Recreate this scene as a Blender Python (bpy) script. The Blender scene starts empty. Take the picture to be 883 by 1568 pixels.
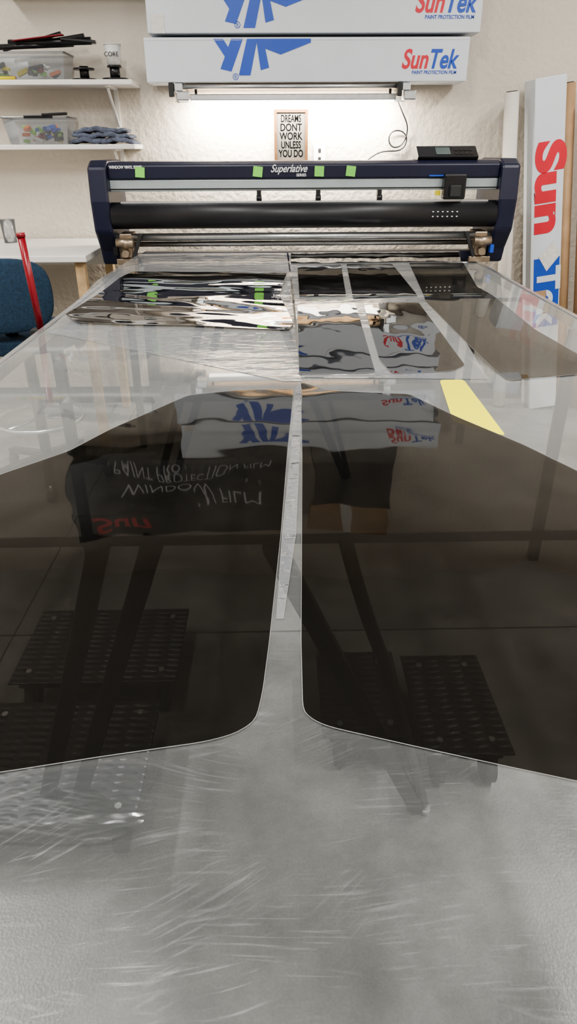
import bpy, bmesh, math, random
from mathutils import Matrix, Vector
random.seed(4)
S=bpy.context.scene
COL=bpy.context.collection
S.view_settings.look='AgX - Medium High Contrast'

# ------------------------------------------------------------ materials
def nt(name):
    m=bpy.data.materials.new(name); m.use_nodes=True
    n=m.node_tree; n.nodes.clear()
    o=n.nodes.new('ShaderNodeOutputMaterial')
    return m,n,o
def N(n,t,**k):
    x=n.nodes.new(t)
    for a,b in k.items():
        if a in x.inputs.keys(): x.inputs[a].default_value=b
        else: setattr(x,a,b)
    return x
def col(c): return (c[0],c[1],c[2],1)
def mat(name,c,rough=.5,metal=0,var=.08,scale=12,bump=0,bscale=80,emit=None,es=0,coat=0,spec=.5):
    m,n,o=nt(name)
    b=N(n,'ShaderNodeBsdfPrincipled'); n.links.new(b.outputs[0],o.inputs[0])
    b.inputs['Roughness'].default_value=rough; b.inputs['Metallic'].default_value=metal
    b.inputs['Coat Weight'].default_value=coat; b.inputs['Specular IOR Level'].default_value=spec
    tc=N(n,'ShaderNodeTexCoord')
    no=N(n,'ShaderNodeTexNoise',Scale=scale,Detail=4.0); n.links.new(tc.outputs['Object'],no.inputs['Vector'])
    r=N(n,'ShaderNodeValToRGB')
    r.color_ramp.elements[0].position=.3; r.color_ramp.elements[1].position=.7
    r.color_ramp.elements[0].color=col([max(0,v*(1-var)) for v in c]); r.color_ramp.elements[1].color=col([min(1,v*(1+var)) for v in c])
    n.links.new(no.outputs['Fac'],r.inputs[0]); n.links.new(r.outputs[0],b.inputs['Base Color'])
    if bump:
        n2=N(n,'ShaderNodeTexNoise',Scale=bscale,Detail=3.0); n.links.new(tc.outputs['Object'],n2.inputs['Vector'])
        bp=N(n,'ShaderNodeBump',Strength=bump,Distance=.01); n.links.new(n2.outputs['Fac'],bp.inputs['Height']); n.links.new(bp.outputs[0],b.inputs['Normal'])
    if emit: b.inputs['Emission Color'].default_value=col(emit); b.inputs['Emission Strength'].default_value=es
    return m

def sheet(name,tint,ior=1.5,rough=.02,haze=.03,hazec=(.7,.72,.72),bstr=.1,bscale=3,bdist=.01,stretch=(1,1,1),scratch=0,detail=1.5,base=0.0,rot=0,veil=0):
    """thin transparent sheet: tinted transmission + fresnel gloss + a little haze"""
    m,n,o=nt(name)
    tc=N(n,'ShaderNodeTexCoord')
    mr=N(n,'ShaderNodeMapping'); mr.inputs['Rotation'].default_value=(0,0,math.radians(rot))
    mp=N(n,'ShaderNodeMapping'); mp.inputs['Scale'].default_value=stretch
    n.links.new(tc.outputs['Object'],mr.inputs['Vector']); n.links.new(mr.outputs[0],mp.inputs['Vector'])
    no=N(n,'ShaderNodeTexNoise',Scale=bscale,Detail=detail); n.links.new(mp.outputs[0],no.inputs['Vector'])
    bp=N(n,'ShaderNodeBump',Strength=bstr,Distance=bdist); n.links.new(no.outputs['Fac'],bp.inputs['Height'])
    tr=N(n,'ShaderNodeBsdfTransparent'); tr.inputs[0].default_value=col(tint)
    gl=N(n,'ShaderNodeBsdfGlossy',Roughness=rough); n.links.new(bp.outputs[0],gl.inputs['Normal'])
    fr=N(n,'ShaderNodeFresnel',IOR=ior); n.links.new(bp.outputs[0],fr.inputs['Normal'])
    df=N(n,'ShaderNodeBsdfDiffuse'); df.inputs[0].default_value=col(hazec)
    mh=N(n,'ShaderNodeMixShader'); mh.inputs[0].default_value=haze
    n.links.new(tr.outputs[0],mh.inputs[1]); n.links.new(df.outputs[0],mh.inputs[2])
    body=mh
    if scratch:
        # fine wipe scratches: short curved streaks, gathered in patches; they scatter the lamps
        wn=N(n,'ShaderNodeTexNoise',Scale=2.5,Detail=1.0); n.links.new(tc.outputs['Object'],wn.inputs['Vector'])
        sb=N(n,'ShaderNodeVectorMath',operation='MULTIPLY_ADD'); sb.inputs[1].default_value=(.22,.22,0); n.links.new(wn.outputs['Color'],sb.inputs[0]); n.links.new(tc.outputs['Object'],sb.inputs[2])
        outs=[]
        for ang,sc,loc in ((-12,(18,300,1),0),(16,(16,280,1),3),(-34,(20,320,1),7),(4,(20,340,1),11)):
            m0=N(n,'ShaderNodeMapping'); m0.inputs['Rotation'].default_value=(0,0,math.radians(ang)); m0.inputs['Location'].default_value=(loc,loc,0)
            m1=N(n,'ShaderNodeMapping'); m1.inputs['Scale'].default_value=sc
            n.links.new(sb.outputs[0],m0.inputs['Vector']); n.links.new(m0.outputs[0],m1.inputs['Vector'])
            a=N(n,'ShaderNodeTexNoise',Scale=1.0,Detail=4.0,Distortion=.5); n.links.new(m1.outputs[0],a.inputs['Vector'])
            r=N(n,'ShaderNodeValToRGB'); r.color_ramp.elements[0].position=.55; r.color_ramp.elements[1].position=.82
            n.links.new(a.outputs['Fac'],r.inputs[0])
            m2=N(n,'ShaderNodeMapping'); m2.inputs['Location'].default_value=(loc*2+1,loc,0); n.links.new(tc.outputs['Object'],m2.inputs['Vector'])
            ns=N(n,'ShaderNodeTexNoise',Scale=9.0,Detail=5.0); n.links.new(m2.outputs[0],ns.inputs['Vector'])
            r2=N(n,'ShaderNodeValToRGB'); r2.color_ramp.elements[0].position=.50; r2.color_ramp.elements[1].position=.74
            n.links.new(ns.outputs['Fac'],r2.inputs[0])
            mu=N(n,'ShaderNodeMath',operation='MULTIPLY'); n.links.new(r.outputs[0],mu.inputs[0]); n.links.new(r2.outputs[0],mu.inputs[1]); outs.append(mu)
        s=outs[0]
        for q in outs[1:]:
            s1=N(n,'ShaderNodeMath',operation='ADD'); n.links.new(s.outputs[0],s1.inputs[0]); n.links.new(q.outputs[0],s1.inputs[1]); s=s1
        ma=N(n,'ShaderNodeMath',operation='MULTIPLY_ADD',use_clamp=True); ma.inputs[1].default_value=scratch; ma.inputs[2].default_value=.02
        n.links.new(s.outputs[0],ma.inputs[0])
        g2=N(n,'ShaderNodeBsdfGlossy',Roughness=.28); g2.inputs[0].default_value=(.8,.8,.8,1)
        d2=N(n,'ShaderNodeBsdfDiffuse'); d2.inputs[0].default_value=(.75,.75,.75,1)
        gd=N(n,'ShaderNodeMixShader'); gd.inputs[0].default_value=.3
        n.links.new(g2.outputs[0],gd.inputs[1]); n.links.new(d2.outputs[0],gd.inputs[2])
        ms=N(n,'ShaderNodeMixShader'); n.links.new(ma.outputs[0],ms.inputs[0]); n.links.new(mh.outputs[0],ms.inputs[1]); n.links.new(gd.outputs[0],ms.inputs[2])
        body=ms
    if veil:   # micro-scratch haze gets stronger at grazing incidence (longer path)
        v=N(n,'ShaderNodeMath',operation='MULTIPLY_ADD',use_clamp=True); v.inputs[1].default_value=veil; v.inputs[2].default_value=haze
        n.links.new(fr.outputs[0],v.inputs[0]); n.links.new(v.outputs[0],mh.inputs[0])
    ad=N(n,'ShaderNodeMath',operation='ADD',use_clamp=True); ad.inputs[1].default_value=base
    n.links.new(fr.outputs[0],ad.inputs[0])
    mx=N(n,'ShaderNodeMixShader'); n.links.new(ad.outputs[0],mx.inputs[0])
    n.links.new(body.outputs[0],mx.inputs[1]); n.links.new(gl.outputs[0],mx.inputs[2]); n.links.new(mx.outputs[0],o.inputs[0])
    return m

# ------------------------------------------------------------ geometry
def empty(name,loc=(0,0,0)):
    e=bpy.data.objects.new(name,None); e.location=loc; COL.objects.link(e); return e
def finish(bm,name,m,parent=None,smooth=False,bevel=0,loc=None,rot=None,up=False):
    me=bpy.data.meshes.new(name)
    if up:
        bm.normal_update()
        fl=[f for f in bm.faces if f.normal.z<0]
        if fl: bmesh.ops.reverse_faces(bm,faces=fl)
    else: bmesh.ops.recalc_face_normals(bm,faces=bm.faces)
    bm.to_mesh(me); bm.free()
    o=bpy.data.objects.new(name,me); COL.objects.link(o)
    if m: me.materials.append(m)
    if smooth:
        for p in me.polygons: p.use_smooth=True
    if bevel:
        b=o.modifiers.new('b','BEVEL'); b.width=bevel; b.segments=2; b.limit_method='ANGLE'
    if parent: o.parent=parent
    if loc: o.location=loc
    if rot: o.rotation_euler=rot
    return o
def box(name,x0,x1,y0,y1,z0,z1,m,parent=None,bevel=0):
    bm=bmesh.new(); bmesh.ops.create_cube(bm,size=1)
    for v in bm.verts:
        v.co=Vector(((x0+x1)/2+v.co.x*(x1-x0),(y0+y1)/2+v.co.y*(y1-y0),(z0+z1)/2+v.co.z*(z1-z0)))
    return finish(bm,name,m,parent,bevel=bevel)
def rod(name,a,b,r,m,parent=None,seg=24,r2=None,bevel=0):
    a=Vector(a); b=Vector(b); d=b-a
    bm=bmesh.new(); bmesh.ops.create_cone(bm,cap_ends=True,segments=seg,radius1=r,radius2=r if r2 is None else r2,depth=d.length)
    q=Vector((0,0,1)).rotation_difference(d.normalized()).to_matrix().to_4x4()
    bmesh.ops.transform(bm,matrix=Matrix.Translation((a+b)/2)@q,verts=bm.verts)
    o=finish(bm,name,m,parent,bevel=bevel)
    for p in o.data.polygons:
        if len(p.vertices)==4: p.use_smooth=True
    return o
def beam(name,a,b,w,h,m,parent=None,bevel=.003):
    """rectangular section bar from a to b"""
    a=Vector(a); b=Vector(b); d=(b-a); L=d.length; d.normalize()
    up=Vector((0,1,0)) if abs(d.z)>.7 else Vector((0,0,1))
    s=d.cross(up).normalized(); u=s.cross(d).normalized()
    bm=bmesh.new(); vs=[]
    for p in (a,b):
        for i,j in ((-1,-1),(1,-1),(1,1),(-1,1)): vs.append(bm.verts.new(p+s*i*w/2+u*j*h/2))
    bm.faces.new(vs[:4]); bm.faces.new(vs[4:])
    for i in range(4): bm.faces.new((vs[i],vs[(i+1)%4],vs[4+(i+1)%4],vs[4+i]))
    return finish(bm,name,m,parent,bevel=bevel)
def prism_yz(name,pts,x0,x1,m,parent=None,bevel=0):
    bm=bmesh.new(); A=[bm.verts.new((x0,y,z)) for y,z in pts]; B=[bm.verts.new((x1,y,z)) for y,z in pts]
    bm.faces.new(A); bm.faces.new(B[::-1]); n=len(pts)
    for i in range(n): bm.faces.new((A[i],A[(i+1)%n],B[(i+1)%n],B[i]))
    return finish(bm,name,m,parent,bevel=bevel)
def curve(name,pts,r,m,parent=None,cyc=False,smooth=True):
    cu=bpy.data.curves.new(name,'CURVE'); cu.dimensions='3D'; cu.bevel_depth=r; cu.bevel_resolution=3
    if smooth:
        s=cu.splines.new('NURBS'); s.points.add(len(pts)-1); s.order_u=4; s.use_endpoint_u=not cyc
    else:
        s=cu.splines.new('POLY'); s.points.add(len(pts)-1)
    for p,q in zip(s.points,pts): p.co=(*q,1)
    s.use_cyclic_u=cyc; s.resolution_u=8
    o=bpy.data.objects.new(name,cu); COL.objects.link(o); cu.materials.append(m)
    if parent: o.parent=parent
    return o
def text(name,s,size,loc,m,parent=None,rot=(math.pi/2,0,0),shear=0,off=0,ext=.0006,align='LEFT',sx=1,sp=1):
    cu=bpy.data.curves.new(name,'FONT'); cu.body=s; cu.size=size; cu.shear=shear; cu.offset=off; cu.extrude=ext; cu.align_x=align
    cu.space_character=sp
    o=bpy.data.objects.new(name,cu); COL.objects.link(o); cu.materials.append(m)
    o.location=loc; o.rotation_euler=rot; o.scale=(sx,1,1)
    if parent: o.parent=parent
    return o

# ------------------------------------------------------------ palette
M_wall=mat('wall_paint',(.63,.575,.50),.75,var=.03,scale=2,bump=.6,bscale=38)
M_ceil=mat('ceiling_paint',(.60,.59,.575),.8,var=.02)
M_base=mat('baseboard_rubber',(.05,.05,.05),.5)
M_white=mat('white_laminate',(.76,.74,.71),.4,var=.02)
M_card=mat('white_cardboard',(.64,.68,.73),.45,var=.03,scale=5)
M_kraft=mat('kraft_cardboard',(.42,.27,.15),.7,var=.12)
M_red=mat('red_ink',(.62,.03,.05),.4,var=.05)
M_blue=mat('blue_ink',(.02,.08,.45),.4,var=.05)
M_navy=mat('navy_enamel',(.012,.014,.036),.38,var=.1,spec=.5)
M_black=mat('black_plastic',(.012,.012,.014),.3,var=.2)
M_rollblk=mat('black_roll_cover',(.014,.014,.017),.42,var=.2,scale=6)
M_rubber=mat('black_rubber',(.02,.02,.02),.6)
M_alu=mat('brushed_aluminium',(.62,.64,.66),.32,metal=.9,var=.06,scale=40)
M_rail=mat('anodised_rail',(.42,.48,.50),.35,metal=.5,var=.05)
M_steel=mat('black_steel',(.03,.03,.032),.35,metal=.3,var=.25)
M_brass=mat('tarnished_steel',(.40,.32,.24),.35,metal=.8,var=.25)
M_wood=mat('light_wood',(.52,.36,.2),.5,var=.2,scale=25)
M_oak=mat('frame_wood',(.09,.045,.02),.7,var=.25,scale=30,spec=.1)
M_paper=mat('sign_board',(.09,.087,.08),.9,var=.03,spec=0)
M_ink=mat('black_ink',(.003,.003,.003),.9,spec=0)
M_wtxt=mat('white_ink',(.8,.8,.8),.5)
M_green=mat('green_tape',(.22,.62,.10),.6,var=.1)
M_redpl=mat('red_anodised',(.20,.008,.015),.3,var=.1)
M_chair=mat('blue_fabric',(.010,.032,.062),.9,var=.35,scale=120,bump=.4,bscale=300)
M_towel=mat('grey_towel',(.10,.115,.16),.95,var=.35,scale=60,bump=.6,bscale=150)
M_bin=sheet('clear_bin_plastic',(.80,.82,.84),1.45,.15,haze=.14,hazec=(.7,.72,.75))
M_film_roll=mat('cream_film_roll',(.72,.68,.62),.3,var=.04,coat=.3)
M_lcd=mat('lcd_screen',(.10,.13,.12),.15)
M_yel=mat('yellow_plastic',(.75,.62,.03),.4)
M_orange=mat('orange_plastic',(.75,.2,.05),.4)
M_lgreen=mat('lime_plastic',(.3,.6,.1),.4)
M_cup=mat('cup_paper',(.62,.62,.6),.5)
M_tag=mat('shipping_label',(.68,.66,.62),.5,var=.12,scale=90)
M_lamp=mat('lamp_diffuser',(.9,.9,.9),.5,emit=(1,.98,.95),es=9)

# diamond plate
def diamond():
    m,n,o=nt('diamond_plate'); b=N(n,'ShaderNodeBsdfPrincipled'); n.links.new(b.outputs[0],o.inputs[0])
    b.inputs['Base Color'].default_value=(.03,.03,.033,1); b.inputs['Metallic'].default_value=.4; b.inputs['Roughness'].default_value=.36
    tc=N(n,'ShaderNodeTexCoord'); hs=[]
    for ang,off in ((45,0),(-45,.5)):
        mp=N(n,'ShaderNodeMapping'); mp.inputs['Rotation'].default_value=(0,0,math.radians(ang)); mp.inputs['Scale'].default_value=(12,32,1); mp.inputs['Location'].default_value=(off,off,0)
        n.links.new(tc.outputs['Object'],mp.inputs['Vector'])
        v=N(n,'ShaderNodeTexVoronoi',Scale=1.0); v.voronoi_dimensions='2D'; v.inputs['Randomness'].default_value=0
        n.links.new(mp.outputs[0],v.inputs['Vector'])
        r=N(n,'ShaderNodeValToRGB'); r.color_ramp.elements[0].color=(1,1,1,1); r.color_ramp.elements[1].color=(0,0,0,1); r.color_ramp.elements[0].position=.12; r.color_ramp.elements[1].position=.3
        n.links.new(v.outputs['Distance'],r.inputs[0]); hs.append(r)
    mx=N(n,'ShaderNodeMath',operation='MAXIMUM'); n.links.new(hs[0].outputs[0],mx.inputs[0]); n.links.new(hs[1].outputs[0],mx.inputs[1])
    bp=N(n,'ShaderNodeBump',Strength=.8,Distance=.004); n.links.new(mx.outputs[0],bp.inputs['Height']); n.links.new(bp.outputs[0],b.inputs['Normal'])
    return m
M_dia=diamond()

def concrete():
    m,n,o=nt('polished_concrete'); b=N(n,'ShaderNodeBsdfPrincipled'); n.links.new(b.outputs[0],o.inputs[0])
    tc=N(n,'ShaderNodeTexCoord')
    a=N(n,'ShaderNodeTexNoise',Scale=2.6,Detail=9.0,Roughness=.65); n.links.new(tc.outputs['Object'],a.inputs['Vector'])
    r=N(n,'ShaderNodeValToRGB'); e=r.color_ramp.elements; e[0].position=.36; e[0].color=(.095,.095,.092,1); e[1].position=.66; e[1].color=(.28,.28,.272,1)
    n.links.new(a.outputs['Fac'],r.inputs[0])
    g=N(n,'ShaderNodeTexNoise',Scale=160.0,Detail=3.0); n.links.new(tc.outputs['Object'],g.inputs['Vector'])
    rg=N(n,'ShaderNodeValToRGB'); rg.color_ramp.elements[0].position=.35; rg.color_ramp.elements[0].color=(.75,.75,.75,1); rg.color_ramp.elements[1].position=.6
    n.links.new(g.outputs['Fac'],rg.inputs[0])
    mm=N(n,'ShaderNodeMix',data_type='RGBA',blend_type='MULTIPLY'); mm.inputs[0].default_value=.6
    n.links.new(r.outputs[0],mm.inputs[6]); n.links.new(rg.outputs[0],mm.inputs[7]); n.links.new(mm.outputs[2],b.inputs['Base Color'])
    rr=N(n,'ShaderNodeMapRange'); rr.inputs[3].default_value=.18; rr.inputs[4].default_value=.45; n.links.new(a.outputs['Fac'],rr.inputs[0]); n.links.new(rr.outputs[0],b.inputs['Roughness'])
    bp=N(n,'ShaderNodeBump',Strength=.12,Distance=.005); n.links.new(g.outputs['Fac'],bp.inputs['Height']); n.links.new(bp.outputs[0],b.inputs['Normal'])
    return m
M_floor=concrete()

# ------------------------------------------------------------ room
X0,X1,Y0,Y1,H=-3.2,3.4,-3.2,4.1,3.1
box('floor',X0,X1,Y0,Y1,-.1,0,M_floor)
box('ceiling',X0,X1,Y0,Y1,H,H+.1,M_ceil)
box('wall_back',X0,X1,Y1,Y1+.12,0,H,M_wall)
box('wall_front',X0,X1,Y0-.12,Y0,0,H,M_wall)
box('wall_left',X0-.12,X0,Y0,Y1,0,H,M_wall)
box('wall_right',X1,X1+.12,Y0,Y1,0,H,M_wall)
box('baseboard_back',X0,X1,Y1-.012,Y1,0,.1,M_base)
M_joint=mat('joint_filler',(.04,.04,.038),.7)
j=empty('floor_control_joint')
box('joint_cross',X0,X1,1.775,1.781,0,.0012,M_joint,j)
box('joint_long',-.862,-.857,Y0,Y1,0,.0012,M_joint,j)

# ceiling lamps
def ceiling_lamp(x,y,w,l,p):
    e=empty('ceiling_light')
    box('housing',x-w/2-.03,x+w/2+.03,y-l/2-.03,y+l/2+.03,H-.06,H,M_white,e,bevel=.005)
    box('diffuser',x-w/2,x+w/2,y-l/2,y+l/2,H-.068,H-.058,M_lamp,e)
    L=bpy.data.lights.new('lamp','AREA'); L.shape='RECTANGLE'; L.size=w; L.size_y=l; L.energy=p; L.color=(1,.98,.945)
    o=bpy.data.objects.new('lamp',L); COL.objects.link(o); o.location=(x,y,H-.075); o.parent=e
ceiling_lamp(-.53,.56,.13,1.2,78)
ceiling_lamp(1.7,.3,.14,1.2,60)
ceiling_lamp(-2.0,2.2,.14,1.2,52)
ceiling_lamp(2.2,2.2,.14,1.2,52)
ceiling_lamp(.2,-1.8,.14,1.2,55)

# ------------------------------------------------------------ light table
T=.9; TX0,TX1,TY0,TY1=-.70,.96,.12,3.46
tb=empty('acrylic_work_table')
M_acr=sheet('clear_acrylic',(.94,.955,.95),1.55,.03,haze=.02,hazec=(.74,.77,.77),bstr=.05,bscale=2.4,scratch=.34,veil=.6)
bm=bmesh.new()
vs=[bm.verts.new(v) for v in ((TX0,TY0,T),(TX1,TY0,T),(TX1,TY1,T),(TX0,TY1,T))]; bm.faces.new(vs)
finish(bm,'tabletop_sheet',M_acr,tb,up=True)
for nme,x0,x1 in (('rail_left',TX0-.02,TX0),('rail_right',TX1,TX1+.02)):
    box(nme,x0,x1,TY0,TY1,T-.035,T+.004,M_alu,tb,bevel=.003)
box('rail_far',TX0-.02,TX1+.02,TY1-.01,TY1+.012,T-.035,T+.003,M_alu,tb,bevel=.003)
box('rail_near',TX0-.02,TX1+.02,TY0-.02,TY0,T-.035,T+.004,M_alu,tb,bevel=.003)
for yc in (.90,2.75):
    box('cross_rail',TX0-.01,TX1+.01,yc-.004,yc+.004,T-.05,T-.036,M_steel,tb,bevel=.001)
    for a,b in (((-.27,yc,.86),(-.56,yc+.19,0)),((-.19,yc,.86),(-.49,yc+.19,0)),((-.01,yc-.02,.86),(.32,yc+.19,0))):
        beam('leg',a,b,.034,.022,M_steel,tb)
    curve('brace',[(.10,yc,.86),(.14,yc+.0,.70),(.20,yc+.06,.55),(.26,yc+.12,.3),(.335,yc+.19,.01)],.012,M_steel,tb)
for y in (2.2,3.37):
    for x in (TX0-.005,TX1+.005): beam('corner_leg',(x,y,.865),(x,y,0),.035,.035,M_steel,tb)
rod('foot_bolt',(.335,1.085,.0),(.335,1.085,.02),.012,M_alu,tb)

# ------------------------------------------------------------ film pieces
M_tint=sheet('dark_window_tint',(.145,.135,.12),1.66,.025,haze=.006,hazec=(.10,.095,.09),bstr=.34,bscale=3.6,bdist=.012,detail=1.8)
M_tint2=sheet('dark_window_tint_wrinkled',(.08,.07,.065),2.2,.012,haze=.01,hazec=(.1,.1,.1),bstr=.28,bscale=7,bdist=.01,stretch=(1,.5,1),detail=2,base=.06)
M_silver=sheet('reflective_tint_wrinkled',(.09,.085,.075),2.6,.02,haze=.01,hazec=(.1,.1,.1),bstr=1.0,bscale=2.6,bdist=.018,stretch=(.5,1.4,1),detail=2.4,base=.30,rot=10)
M_smoke=sheet('light_smoke_tint',(.20,.19,.17),1.75,.02,haze=.04,hazec=(.2,.2,.19),bstr=.15,bscale=3)
M_liner=sheet('clear_release_liner',(.9,.91,.92),1.5,.05,haze=.09,hazec=(.75,.77,.8),bstr=.3,bscale=9,stretch=(.6,1.6,1),detail=3,veil=.3)
M_crump=sheet('crumpled_clear_film',(.88,.90,.92),1.5,.08,haze=.12,hazec=(.8,.82,.86),bstr=.8,bscale=20,bdist=.02,stretch=(1,1.3,1),detail=4,base=.03)
M_soft=sheet('loose_clear_film',(.95,.96,.965),1.36,.09,haze=.01,hazec=(.8,.82,.86),bstr=.55,bscale=11,bdist=.02,stretch=(.7,2,1),detail=3)
M_edge=mat('liner_cut_edge',(.20,.20,.195),.4)
M_yfilm=sheet('yellow_film',(.95,.85,.05),1.45,.1,haze=.85,hazec=(.95,.88,.02))
def roundc(p,r=.014):
    q=[]; n=len(p)
    for i in range(n):
        b=Vector(p[i]); a=Vector(p[i-1]); c=Vector(p[(i+1)%n])
        da=a-b; dc=c-b
        ra=min(r,da.length*.4); rc=min(r,dc.length*.4)
        s=b+da.normalized()*ra; e=b+dc.normalized()*rc
        for t in (0,.33,.67,1): q.append(tuple(s*(1-t)**2+b*2*t*(1-t)+e*t*t))
    return q
def ramp(y,a,b,h):    # film lifts off the table towards the plotter feed slot
    t=(y-a)/(b-a)
    if t<=0: return 0
    if t>=1.12: return h
    e=.12
    if t<e: return h*t*t/(2*e)*1.0
    if t>1:
        u=1.12-t; return h*(1-u*u/(2*e))
    return h*(t-e/2)
PR=lambda x,y: ramp(y,1.58,2.27,.052)
PC=lambda x,y: ramp(y,2.06,2.64,.052)
def film(name,pts,z,m,edge=True,zf=None,r=.014,step=.03):
    pts=[(x/1000,y/1000) for x,y in pts]
    if r: pts=roundc(pts,r)
    e=empty(name)
    bm=bmesh.new(); f=bm.faces.new([bm.verts.new((x,y,z)) for x,y in pts])
    if zf:
        ys=[p[1] for p in pts]; xs=[p[0] for p in pts]
        y=min(ys)+step
        while y<max(ys):
            bmesh.ops.bisect_plane(bm,geom=bm.verts[:]+bm.edges[:]+bm.faces[:],plane_co=(0,y,0),plane_no=(0,1,0)); y+=step
        x=min(xs)+step*2
        while x<max(xs):
            bmesh.ops.bisect_plane(bm,geom=bm.verts[:]+bm.edges[:]+bm.faces[:],plane_co=(x,0,0),plane_no=(1,0,0)); x+=step*2
        for v in bm.verts: v.co.z+=zf(v.co.x,v.co.y)
    bmesh.ops.triangulate(bm,faces=bm.faces)
    finish(bm,'film',m,e,smooth=bool(zf),up=True)
    if edge:
        ep=[]
        for i in range(len(pts)):
            a,b=pts[i],pts[(i+1)%len(pts)]
            n=max(1,int(math.dist(a,b)/.03)) if zf else 1
            for k in range(n): ep.append((a[0]+(b[0]-a[0])*k/n,a[1]+(b[1]-a[1])*k/n))
        curve('cut_edge',[(x,y,z+(zf(x,y) if zf else 0)) for x,y in ep],.0004,M_edge,e,cyc=True,smooth=False)
    return e
film('window_tint_piece',[(39,1503),(18,1144),(3,836),(-12,598),(-18,521),(-24,481),(-43,465),(-69,456),(-159,441),(-246,425),(-352,410),(-660,395),(-680,850),(-563,910),(-467,1051),(-378,1150),(-325,1259),(-197,1464),(-80,1498)],.9015,M_tint)
film('window_tint_piece',[(56,1552),(113,1491),(199,1470),(292,1457),(365,1304),(450,1156),(503,1039),(554,879),(700,850),(690,380),(311,388),(253,404),(189,424),(124,445),(46,471),(31,480),(21,493),(23,597),(43,1113)],.9015,M_tint)
wv=lambda x,y: PC(x,y)+.0018*math.sin(x*15+y*7)*math.sin(y*11)+.003
film('reflective_tint_offcut',[(-563,2858),(47,2796),(14,2443),(55,2130),(34,2062),(-265,2116),(-614,2156),(-675,2240),(-618,2461)],.904,M_silver,zf=wv)
film('tint_cutout',[(92,3002),(277,3029),(233,2318),(77,2292)],.9025,M_tint2,zf=PR)
film('tint_cutout',[(301,3046),(494,3036),(469,2308),(251,2284)],.9025,M_tint2,zf=PR)
film('tint_cutout',[(68,2226),(254,2240),(240,1618),(54,1610)],.9025,M_tint2,zf=PR)
film('tint_cutout',[(279,2240),(457,2236),(469,1663),(428,1622),(279,1608),(261,1715)],.9025,M_tint2,zf=PR)
film('smoke_tint_strip',[(571,3069),(803,3069),(708,2479),(736,1941),(785,1709),(720,1587),(542,1546),(517,1808),(481,2252)],.9025,M_smoke,zf=PR)
film('tint_feed_strip',[(66,3059),(796,3078),(870,3420),(74,3414)],.9035,M_tint2,zf=PR)
film('clear_release_liner_sheet',[(-640,3420),(55,3420),(58,1560),(20,1560),(-690,2080)],.9010,M_liner,edge=False,r=0,zf=PC)
film('clear_release_liner_sheet',[(62,3420),(600,3420),(500,1560),(60,1590)],.9015,M_liner,edge=False,r=0,zf=PR)
film('yellow_film_strip',[(383,1560),(440,1560),(432,1200),(350,1280)],.9010,M_yfilm,edge=False)
film('liner_edge_strip',[(54,1560),(42,1503),(24,1144),(5,836),(-4,640),(4,640),(24,836),(40,1144),(56,1480)],.9020,M_crump,edge=True,r=0)
film('loose_clear_film_scrap',[(-690,392),(-352,405),(-246,420),(-159,436),(-100,432),(-118,395),(-108,372),(-140,352),(-260,358),(-400,345),(-690,350)],.9018,M_soft,edge=False)

# ------------------------------------------------------------ dollies
def dolly(x0,x1,y0,y1):
    e=empty('equipment_dolly'); z=.125
    box('diamond_plate_deck',x0,x1,y0,y1,z-.006,z,M_dia,e,bevel=.004)
    box('deck_frame',x0+.02,x1-.02,y0+.02,y1-.02,z-.035,z-.006,M_steel,e)
    for x in (x0+.045,x1-.045):
        for y in (y0+.045,y1-.045):
            rod('bolt',(x,y,z),(x,y,z+.006),.008,M_alu,e,seg=6)
            box('caster_fork',x-.018,x+.018,y-.02,y+.02,.05,z-.035,M_steel,e,bevel=.004)
            rod('caster_wheel',(x-.013,y,.042),(x+.013,y,.042),.042,M_rubber,e)
    return e
dolly(-.73,-.28,1.41,1.74)
dolly(-.74,-.31,.97,1.34)
dolly(.10,.315,1.20,1.52)
dolly(.335,.55,1.14,1.50)

# ------------------------------------------------------------ plotter
pl=empty('vinyl_cutting_plotter')
cap=[(3.40,1.32),(3.46,1.345),(3.78,1.345),(3.80,1.10),(3.78,.90),(3.50,.895),(3.475,.96),(3.40,1.05),(3.385,1.18)]
prism_yz('end_cover_left',cap,-.83,-.745,M_navy,pl,bevel=.012)
prism_yz('end_cover_right',cap,1.02,1.105,M_navy,pl,bevel=.012)
prism_yz('top_cover',[(3.43,1.268),(3.425,1.325),(3.46,1.338),(3.74,1.338),(3.76,1.27)],-.745,1.02,M_navy,pl,bevel=.006)
box('guide_rail',-.745,1.02,3.44,3.56,1.218,1.266,M_rail,pl,bevel=.004)
box('guide_rail_groove',-.745,1.02,3.437,3.441,1.225,1.230,M_black,pl)
rod('front_roll_cover',(-.745,3.44,1.118),(1.02,3.44,1.118),.056,M_rollblk,pl,seg=48)
box('platen',-.745,1.02,3.44,3.70,1.06,1.10,M_black,pl)
box('platen_lip',-.70,.98,3.42,3.47,1.165,1.177,M_alu,pl)
rod('support_rod',(-.745,3.46,1.022),(1.02,3.46,1.022),.017,M_alu,pl,seg=32)
rod('lower_rod',(-.745,3.52,.985),(1.02,3.52,.985),.012,M_alu,pl)
box('lower_beam',-.64,1.0,3.50,3.57,.905,.948,M_navy,pl,bevel=.006)
for i,x in enumerate((-.07,.20,.48)):
    box('pinch_arm',x-.010,x+.010,3.425,3.47,1.19,1.222,M_black,pl,bevel=.002)
    rod('pinch_roller',(x-.012,3.43,1.188),(x+.012,3.43,1.188),.012,M_black,pl)
box('cutting_carriage',.765,.865,3.39,3.45,1.18,1.285,M_black,pl,bevel=.008)
box('carriage_nose',.79,.84,3.37,3.40,1.19,1.24,M_rubber,pl,bevel=.005)
box('carriage_blue_label',.70,.85,3.421,3.426,1.274,1.280,M_blue,pl)
box('carriage_belt_yellow',.735,.76,3.432,3.439,1.195,1.215,M_yel,pl)
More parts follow.
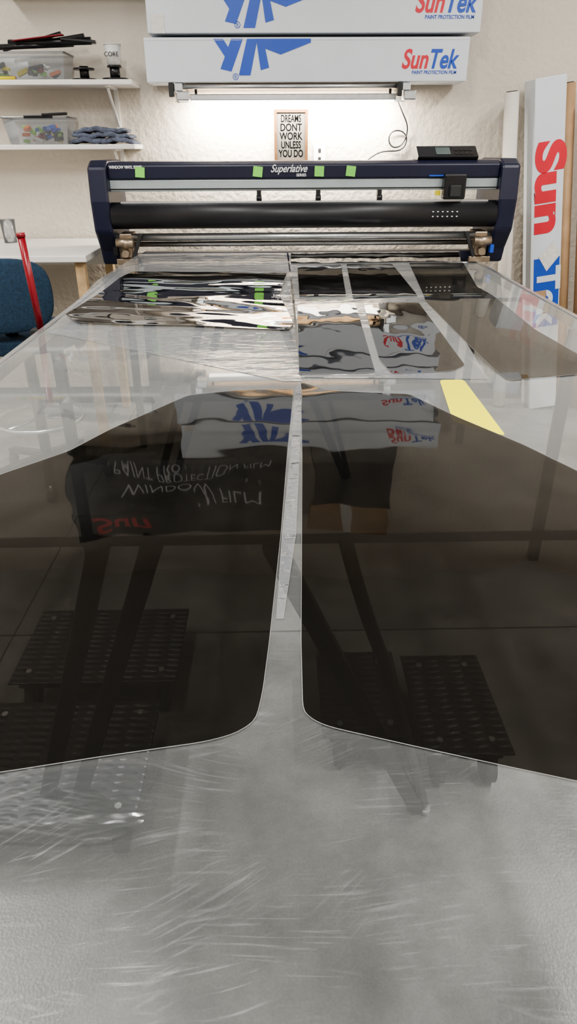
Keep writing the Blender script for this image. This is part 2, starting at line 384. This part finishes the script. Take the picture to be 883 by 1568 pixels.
for sx,s in ((-.70,1),(.975,-1)):
    box('roll_bracket',sx-.03,sx+.03,3.44,3.56,.93,1.04,M_brass,pl,bevel=.006)
    rod('bracket_bearing',(sx-.04,3.42,1.0),(sx+.04,3.42,1.0),.022,M_brass,pl)
    rod('bracket_knob',(sx,3.40,.955),(sx,3.44,.955),.016,M_brass,pl)
    box('bracket_plate',sx-.05,sx+.05,3.43,3.45,.905,.93,M_brass,pl,bevel=.003)
    beam('bracket_link',(sx+.03*s,3.43,.93),(sx+.075*s,3.44,1.04),.018,.012,M_steel,pl)
    box('blue_lever',sx-.045*s-.008,sx-.045*s+.008,3.40,3.43,.95,.985,M_blue if s<0 else M_black,pl)
# control panel
prism_yz('control_panel',[(3.47,1.338),(3.455,1.352),(3.53,1.395),(3.56,1.395),(3.60,1.338)],.65,.925,M_black,pl,bevel=.004)
def onpanel(name,x0,x1,t0,t1,m):
    bm=bmesh.new(); vv=[]
    for x,t in ((x0,t0),(x1,t0),(x1,t1),(x0,t1)):
        vv.append(bm.verts.new((x,3.455+.075*t-.0012,1.352+.043*t+.0012)))
    bm.faces.new(vv); finish(bm,name,m,pl)
onpanel('lcd',.735,.80,.2,.85,M_lcd)
for i in range(4):
    for k in range(2): onpanel('key',.82+i*.022,.835+i*.022,.2+.35*k,.42+.35*k,M_steel)
for x in (-.60,-.073,.203,.345):
    bm=bmesh.new(); w=.021; a=random.uniform(-.15,.15)
    vv=[]
    for u,v in ((-1,-1),(1,-1),(1,1),(-1,1)):
        vv.append(bm.verts.new((x+w*(u*math.cos(a)-v*math.sin(a)),3.424,1.297+.021*(v*math.cos(a)+u*math.sin(a)))))
    r=bmesh.ops.extrude_face_region(bm,geom=[bm.faces.new(vv)])
    for v in r['geom']:
        if isinstance(v,bmesh.types.BMVert): v.co.y-=.0015
    finish(bm,'green_tape_tab',M_green,pl)
text('maker_script','Superlative',.043,(.065,3.4235,1.295),M_wtxt,pl,shear=.45,off=.0006,align='CENTER',sx=.85)
text('maker_subline','SERIES',.016,(.10,3.4235,1.277),M_wtxt,pl,off=.0003)
text('front_label','WINDOW VINYL SERIES',.017,(-.735,3.4235,1.312),M_wtxt,pl,off=.0004,sx=.8)
for r_ in range(2):
    for i in range(6):
        box('label_dot',.72+i*.022,.727+i*.022,3.382,3.386,1.128-r_*.02,1.132-r_*.02,M_wtxt,pl)
# stand
for x in (-.66,.94):
    box('stand_leg',x-.03,x+.03,3.60,3.66,.06,.93,M_navy,pl,bevel=.006)
    box('stand_foot',x-.035,x+.035,3.50,3.92,.05,.09,M_navy,pl,bevel=.006)
    for y in (3.53,3.89): rod('stand_caster',(x-.012,y,.026),(x+.012,y,.026),.026,M_rubber,pl)
box('stand_crossbar',-.66,.94,3.615,3.645,.25,.32,M_navy,pl)

# ------------------------------------------------------------ boxes above
def px(x,y,upper):
    if upper: return (-.575+(x-226)*.00304, 1.863+(53-y)*.0025)
    return (-.60+(x-222)*.0031, 1.671+(127-y)*.0026)
def carton(name,x0,x1,y0,y1,z0,z1,upper):
    e=empty(name)
    box('carton_body',x0,x1,y0,y1,z0,z1,M_card,e,bevel=.004)
    box('lid_seam',x0+.001,x1-.001,y0-.0015,y0,z1-.012,z1-.0105,M_tag,e)
    strokes=[[(326,60),(341,60),(356,86),(348,96)],[(353,60),(371,60),(352,110),(335,106)],[(377,60),(393,60),(381,116),(363,116)],
             [(391,60),(402,60),(410,104),(397,108)],[(395,60),(474,60),(474,66),(428,84),(402,74)]]
    for k,s in enumerate(strokes):
        q=[]
        for x,y in s:
            xx,zz=px(x+(8 if upper else 0),y-(72 if upper else 0),upper)
            q.append((xx,min(zz,z1-.002)))
        bm=bmesh.new(); bm.faces.new([bm.verts.new((a,y0-.001-.0003*k,b)) for a,b in q]); finish(bm,'blue_print',M_blue,e)
    cx,cz=px(358 if not upper else 362,118 if not upper else 39,upper)
    curve('ring',[(cx+.013*math.cos(t*math.pi/6),y0-.001,cz+.013*math.sin(t*math.pi/6)) for t in range(12)],.0013,M_blue,e,cyc=True)
    text('registered_r','R',.022,(cx-.006,y0-.001,cz-.008),M_blue,e)
    return e
c1=carton('paint_film_carton',-.605,.935,3.88,4.08,1.672,1.852,False)
LG=dict(shear=.25,off=.0026,sx=.80,sp=1.0)
text('logo_red','Sun',.108,(.615,3.879,1.727),M_red,c1,**LG)
text('logo_blue','Tek',.108,(.742,3.879,1.727),M_blue,c1,**LG)
text('logo_caption','PAINT PROTECTION FILM',.020,(.668,3.879,1.703),M_blue,c1,off=.0003,sx=.93)
c2=carton('paint_film_carton',-.58,.975,3.87,4.08,1.866,2.085,True)
text('logo_red','Sun',.115,(.66,3.869,1.945),M_red,c2,**LG)
text('logo_blue','Tek',.115,(.795,3.869,1.945),M_blue,c2,**LG)
text('logo_caption','PAINT PROTECTION FILM',.021,(.71,3.869,1.919),M_blue,c2,off=.0003,sx=.95)
box('tape_flap',-.56,-.50,3.8675,3.8695,1.866,1.94,M_tag,c2)
M_bcard=mat('black_cardboard',(.02,.02,.023),.4,var=.1)
c3=empty('window_film_carton')
box('carton_body',-1.30,.06,3.86,4.08,2.09,2.40,M_bcard,c3,bevel=.004)
text('label_line','WINDOW FILM',.13,(-1.0,3.858,2.25),M_wtxt,c3,off=-.002)
text('label_line_2','PAINT PROTECTION FILM',.085,(-1.02,3.858,2.14),M_wtxt,c3,off=-.0015)
c4=empty('window_film_carton')
box('carton_body',-1.32,.04,3.87,4.08,2.404,2.66,M_bcard,c4,bevel=.004)
text('label_red','Sun',.26,(-1.2,3.868,2.44),M_red,c4,off=.004)
c5=empty('shipping_carton')
box('carton_body',.22,.72,3.88,4.08,2.09,2.42,M_bcard,c5,bevel=.004)
box('carton_tape',.44,.50,3.877,3.88,2.09,2.42,M_rubber,c5)
c6=empty('shipping_carton')
box('carton_body',.20,.70,3.90,4.08,2.424,2.66,M_kraft,c6,bevel=.004)
box('carton_tape',.42,.48,3.897,3.90,2.424,2.66,M_tag,c6)

# rack with work light under the cartons
rk=empty('wall_rack')
for x in (-.455,.645):
    box('bracket_arm',x-.02,x+.02,3.86,4.10,1.635,1.668,M_alu,rk,bevel=.003)
    box('bracket_tip',x-.045,x-.022,3.85,3.90,1.61,1.67,M_steel,rk,bevel=.003)
    box('bracket_drop',x-.012,x+.05,3.86,3.93,1.595,1.635,M_alu,rk,bevel=.006)
    box('bracket_wall_plate',x-.025,x+.025,4.085,4.10,1.60,1.668,M_alu,rk,bevel=.002)
box('shelf_plank',-.43,.62,3.93,4.08,1.652,1.67,M_wood,rk,bevel=.002)
rod('rack_tube',(-.47,3.895,1.655),(.66,3.895,1.655),.010,M_alu,rk)
lt=empty('work_light')
box('light_housing',-.41,.61,3.94,3.97,1.600,1.628,M_alu,lt,bevel=.004)
M_tube=mat('light_tube',(.9,.9,.9),.5,emit=(1,.93,.82),es=10)
box('light_diffuser',-.40,.60,3.945,3.985,1.594,1.6,M_tube,lt)
for x in (-.38,.58): box('hanger',x-.006,x+.006,3.95,3.96,1.628,1.652,M_steel,lt)
L=bpy.data.lights.new('tube_glow','AREA'); L.shape='RECTANGLE'; L.size=1.0; L.size_y=.03; L.energy=38; L.color=(1,.92,.80)
o=bpy.data.objects.new('tube_glow',L); COL.objects.link(o); o.location=(.10,3.985,1.590); o.rotation_euler=(math.radians(30),0,0); o.parent=lt

# sign
sg=empty('framed_quote_sign'); y=4.07
for a in ((.003,.017,1.323,1.567),(.165,.179,1.323,1.567)): box('frame_side',a[0],a[1],y,y+.028,a[2],a[3],M_oak,sg,bevel=.001)
for a in ((.017,.165,1.553,1.567),(.017,.165,1.323,1.337)): box('frame_rail',a[0],a[1],y,y+.028,a[2],a[3],M_oak,sg,bevel=.001)
box('board',.017,.165,y+.012,y+.026,1.337,1.553,M_paper,sg)
for i,w in enumerate(('DREAMS','DONT','WORK','UNLESS','YOU DO')):
    text('quote_line',w,.047,(.091,y+.0115,1.511-i*.040),M_ink,sg,off=.0008,align='CENTER',sx=(.60,.82,.80,.66,.68)[i])
# outlet + cord
ou=empty('wall_outlet')
box('outlet_plate',.21,.275,4.092,4.10,1.31,1.41,M_white,ou,bevel=.003)
for z in (1.34,1.38): box('socket',.235,.250,4.089,4.092,z-.009,z+.009,M_steel,ou,bevel=.001)
pts=[(.64,4.07,1.60),(.67,4.06,1.54),(.70,4.07,1.50),(.70,4.08,1.45),(.68,4.08,1.40),(.63,4.08,1.385),(.60,4.08,1.42),(.61,4.08,1.465),(.66,4.08,1.475),(.70,4.08,1.45),(.70,4.08,1.40),(.66,4.08,1.37),(.58,4.08,1.38),(.52,4.07,1.355),(.48,4.05,1.32)]
curve('power_cord',pts,.0035,M_black)

# ------------------------------------------------------------ shelves & contents
def shelf(z,x1):
    e=empty('wall_shelf')
    box('shelf_board',-2.2,x1,3.86,4.1,z-.022,z,M_white,e,bevel=.003)
    for x in (-1.75,-.80):
        box('bracket_leg',x-.01,x+.01,4.085,4.1,z-.20,z-.022,M_white,e)
        beam('bracket_strut',(x,4.088,z-.19),(x,3.90,z-.03),.012,.012,M_white,e)
        box('bracket_top',x-.01,x+.01,3.88,4.09,z-.03,z-.022,M_white,e)
shelf(1.685,-.675); shelf(1.412,-.69)
def bin_(x0,x1,y0,y1,z0,z1,lid,stuff):
    e=empty('plastic_storage_bin')
    t=.02; bm=bmesh.new()
    q=[bm.verts.new(v) for v in ((x0+t,y0+t,z0),(x1-t,y0+t,z0),(x1-t,y1-t,z0),(x0+t,y1-t,z0),(x0,y0,z1),(x1,y0,z1),(x1,y1,z1),(x0,y1,z1))]
    bm.faces.new(q[:4][::-1])
    for i in range(4): bm.faces.new((q[i],q[(i+1)%4],q[4+(i+1)%4],q[4+i]))
    finish(bm,'tub',M_bin,e)
    for a,b in (((x0,y0),(x1,y0)),((x1,y0),(x1,y1)),((x1,y1),(x0,y1)),((x0,y1),(x0,y0))):
        beam('rim',(a[0],a[1],z1),(b[0],b[1],z1),.012,.008,M_bin if not lid else lid,e)
    for i in range(stuff):
        m=random.choice([M_yel,M_orange,M_blue,M_lgreen,M_black,M_white,M_redpl,M_rubber])
        xc=random.uniform(x0+.06,x1-.06); yc=random.uniform(y0+.04,y1-.06); zc=z0+.012+random.uniform(0,(z1-z0)*.5)
        a=random.uniform(0,6.28); l=random.uniform(.02,.05)
        beam('tool',(xc-l*math.cos(a)*.8,yc-l*.3*math.sin(a),zc),(xc+l*math.cos(a)*.8,yc+l*.3*math.sin(a),zc+random.uniform(0,.02)),random.uniform(.012,.03),random.uniform(.01,.025),m,e)
    return e
b1=bin_(-1.42,-.985,3.88,4.06,1.686,1.795,None,26)
b2=bin_(-1.33,-1.01,3.88,4.06,1.413,1.53,None,30)
box('handle',-1.22,-1.08,3.872,3.885,1.525,1.54,M_black,b2,bevel=.003)
beam('latch',(-1.13,3.88,1.54),(-1.01,3.89,1.545),.03,.012,M_black,b2)
sq=empty('squeegee_bundle')
for i,(a,b,r) in enumerate((((-1.36,3.90,1.815),(-.95,3.95,1.835),.012),((-1.25,3.93,1.835),(-.86,3.93,1.845),.016),((-1.2,3.97,1.83),(-.90,3.97,1.87),.010),((-1.30,3.99,1.815),(-1.0,3.93,1.875),.008))):
    rod('handle_%d'%i,a,b,r,M_black if i!=2 else M_rubber,sq)
beam('blade',(-1.22,3.9,1.842),(-.98,3.9,1.865),.03,.006,M_redpl,sq)
beam('blade_2',(-1.0,3.92,1.85),(-.84,3.94,1.84),.05,.012,M_black,sq)
def spool(x,z,y=3.95):
    e=empty('plastic_film_core_hub')
    rod('flange_low',(x,y,z+.001),(x,y,z+.008),.058,M_black,e,seg=40)
    rod('hub',(x,y,z+.008),(x,y,z+.06),.022,M_black,e)
    rod('flange_top',(x,y,z+.045),(x,y,z+.052),.05,M_black,e,seg=40)
spool(-.915,1.685)
e=empty('plastic_film_core_hub')
rod('flange_low',(-.765,3.94,1.686),(-.765,3.94,1.694),.062,M_black,e,seg=40); rod('hub',(-.765,3.94,1.694),(-.765,3.94,1.745),.024,M_black,e)
rod('flange_top',(-.765,3.94,1.738),(-.765,3.94,1.746),.034,M_black,e)
cu=empty('paper_cup')
rod('cup_body',(-.765,3.94,1.747),(-.765,3.94,1.83),.031,M_cup,cu,seg=40,r2=.039)
rod('cup_lip',(-.765,3.94,1.829),(-.765,3.94,1.834),.041,M_cup,cu,seg=40)
text('cup_label','CORE',.026,(-.765,3.897,1.78),M_ink,cu,align='CENTER')
# towel folded
tw=empty('folded_towel')
for i,(z,h,x0,x1) in enumerate(((1.413,.022,-1.02,-.70),(1.436,.022,-1.0,-.715),(1.459,.020,-.99,-.74))):
    bm=bmesh.new(); bmesh.ops.create_grid(bm,x_segments=30,y_segments=10,size=1)
    r=bmesh.ops.extrude_face_region(bm,geom=bm.faces[:])
    for g in r['geom']:
        if isinstance(g,bmesh.types.BMVert): g.co.z+=1
    for v in bm.verts:
        X=x0+(v.co.x+1)/2*(x1-x0); Yv=3.90+(v.co.y+1)/2*.16
        edge=1-abs(v.co.x)**6*.6
        Z=z+v.co.z*h*edge+.005*math.sin(X*38+i*2)+.003*math.sin(X*91+Yv*40)+.006
        v.co=(X+.006*math.sin(Yv*70+i),Yv+.006*math.sin(X*35+i*1.7),Z)
    finish(bm,'towel_layer_%d'%i,M_towel,tw,smooth=True)
kl=empty('marker_pens')
for i,m in enumerate((M_yel,M_lgreen,M_yel)): rod('pen_%d'%i,(-1.52+i*.03,3.865+.0*i,1.692+.0),(-1.37+i*.07,3.872,1.692),.0065,m,kl)

# ------------------------------------------------------------ desk, chair, pole
dk=empty('work_desk')
box('desk_top',-2.3,-.875,3.36,4.08,.925,.955,M_white,dk,bevel=.004)
for x in (-.92,-2.2):
    for y in (3.42,4.02): beam('desk_leg',(x,y,.925),(x,y,0),.045,.045,M_wood,dk)
box('desk_apron',-2.2,-.93,3.99,4.01,.83,.925,M_white,dk)
gl=empty('drinking_glass')
rod('glass',(-1.40,3.9,.955),(-1.40,3.9,1.07),.032,M_bin,gl,r2=.038)
ch=empty('office_chair')
cx,cy=-1.09,2.95
def pad(name,w,h,d,loc,rot):
    bm=bmesh.new(); bmesh.ops.create_cube(bm,size=1)
    bmesh.ops.subdivide_edges(bm,edges=bm.edges,cuts=5,use_grid_fill=True)
    for v in bm.verts:
        x,y_,z=v.co*2
        k=(abs(x)**3+abs(z)**3)**(1/3) if (x or z) else 0
        s=1/max(1,(abs(x)**3.4+abs(z)**3.4)**(1/3.4)) if (x or z) else 1
        v.co=(x*s*w/2, y_*d/2*(1-.35*min(1,k)**3)+ (x*x)*.02, z*s*h/2)
    o=finish(bm,name,M_chair,ch,smooth=True,loc=loc,rot=rot)
    sb=o.modifiers.new('s','SUBSURF'); sb.levels=1; sb.render_levels=1
    return o
pad('back_cushion',.42,.28,.07,(cx,cy-.18,.88),(math.radians(-6),0,math.radians(14)))
pad('seat_cushion',.48,.46,.09,(cx,cy+.05,.67),(math.radians(90),0,math.radians(14)))
beam('back_spine',(cx,cy-.16,.86),(cx,cy-.06,.64),.05,.02,M_black,ch)
for s in (-1,1):
    curve('armrest',[(cx+s*.23,cy+.0,.64),(cx+s*.28,cy+.0,.66),(cx+s*.27,cy-.02,.77),(cx+s*.27,cy+.18,.78),(cx+s*.26,cy+.2,.77)],.016,M_black,ch)
rod('gas_lift',(cx,cy+.05,.10),(cx,cy+.05,.63),.025,M_black,ch)
for i in range(5):
    a=i*2*math.pi/5
    p=(cx+.28*math.cos(a),cy+.05+.28*math.sin(a))
    beam('base_spoke',(cx,cy+.05,.12),(p[0],p[1],.075),.04,.025,M_black,ch)
    rod('caster',(p[0]-.015,p[1],.028),(p[0]+.015,p[1],.028),.028,M_rubber,ch)
    rod('caster_stem',(p[0],p[1],.04),(p[0],p[1],.08),.008,M_alu,ch)
curve('foot_ring',[(cx+.2*math.cos(t*math.pi/6),cy+.05+.2*math.sin(t*math.pi/6),.30) for t in range(12)],.01,M_alu,ch,cyc=True)
for a in (0,2.09,4.19): rod('ring_spoke',(cx,cy+.05,.30),(cx+.2*math.cos(a),cy+.05+.2*math.sin(a),.30),.007,M_alu,ch)
po=empty('red_roll_post')
rod('post',(-.745,2.2,.87),(-.757,2.2,1.155),.011,M_redpl,po)
rod('post_cap',(-.757,2.2,1.155),(-.7575,2.2,1.167),.013,M_redpl,po)
box('post_clamp',-.775,-.722,2.18,2.22,.85,.885,M_steel,po,bevel=.004)

# ------------------------------------------------------------ upright cartons and rolls at right
def leaning(name,xt,lean,y,w,d,h):
    e=empty(name,(xt+lean*h,y,.0)); e.rotation_euler=(0,-math.atan(lean),0); return e
e=leaning('upright_film_carton',1.345,.145,3.96,.17,.17,1.70)
box('carton_body',-.077,.077,-.08,.08,.012,1.71,M_card,e,bevel=.004)
R90=(math.pi/2,math.pi/2,0)
text('logo_red','Sun',.20,(-.060,-.0815,1.43),M_red,e,rot=R90,off=.010,sx=1.5)
box('blue_band',-.068,.070,-.0818,-.0805,.50,.87,M_blue,e)
text('logo_white','Tek',.17,(-.045,-.083,.82),M_card,e,rot=R90,off=.006,sx=1.15)
bm=bmesh.new(); vv=[bm.verts.new(v) for v in ((-.045,-.0835,.88),(.035,-.0835,.95),(.075,-.0835,.88),(.0,-.0835,.80))]; bm.faces.new(vv); finish(bm,'shipping_label',M_tag,e)
box('corner_tape',-.07,.0,-.0825,-.0805,.60,.70,M_kraft,e)
def roll(name,xt,lean,y,r,h,m,core=True):
    e=leaning(name,xt,lean,y,0,0,h)
    rod('tube',(0,0,.012),(0,0,h),r,m,e,seg=40)
    rod('core',(0,0,h),(0,0,h+.004),r*.75,M_rubber,e,seg=32)
    return e
roll('film_roll',1.185,.10,3.95,.036,1.64,M_film_roll)
roll('cardboard_tube',1.472,.148,3.99,.036,1.69,M_kraft)
roll('cardboard_tube',1.58,.15,3.92,.05,1.62,M_kraft)
roll('film_roll',1.70,.15,3.98,.05,1.66,M_film_roll)

# ------------------------------------------------------------ camera
W=bpy.data.worlds.new('world'); S.world=W; W.use_nodes=True
W.node_tree.nodes['Background'].inputs[0].default_value=(.8,.85,.9,1); W.node_tree.nodes['Background'].inputs[1].default_value=.05
cd=bpy.data.cameras.new('camera'); co=bpy.data.objects.new('camera',cd); COL.objects.link(co); S.camera=co
Rm=Matrix.Rotation(math.radians(-0.95),4,'Z')@Matrix.Rotation(math.radians(90-27.9),4,'X')@Matrix.Rotation(math.radians(-0.3),4,'Z')
co.matrix_world=Matrix.Translation((0,0,1.38))@Rm
cd.sensor_fit='VERTICAL'; cd.sensor_height=36; cd.lens=24; cd.clip_start=.02
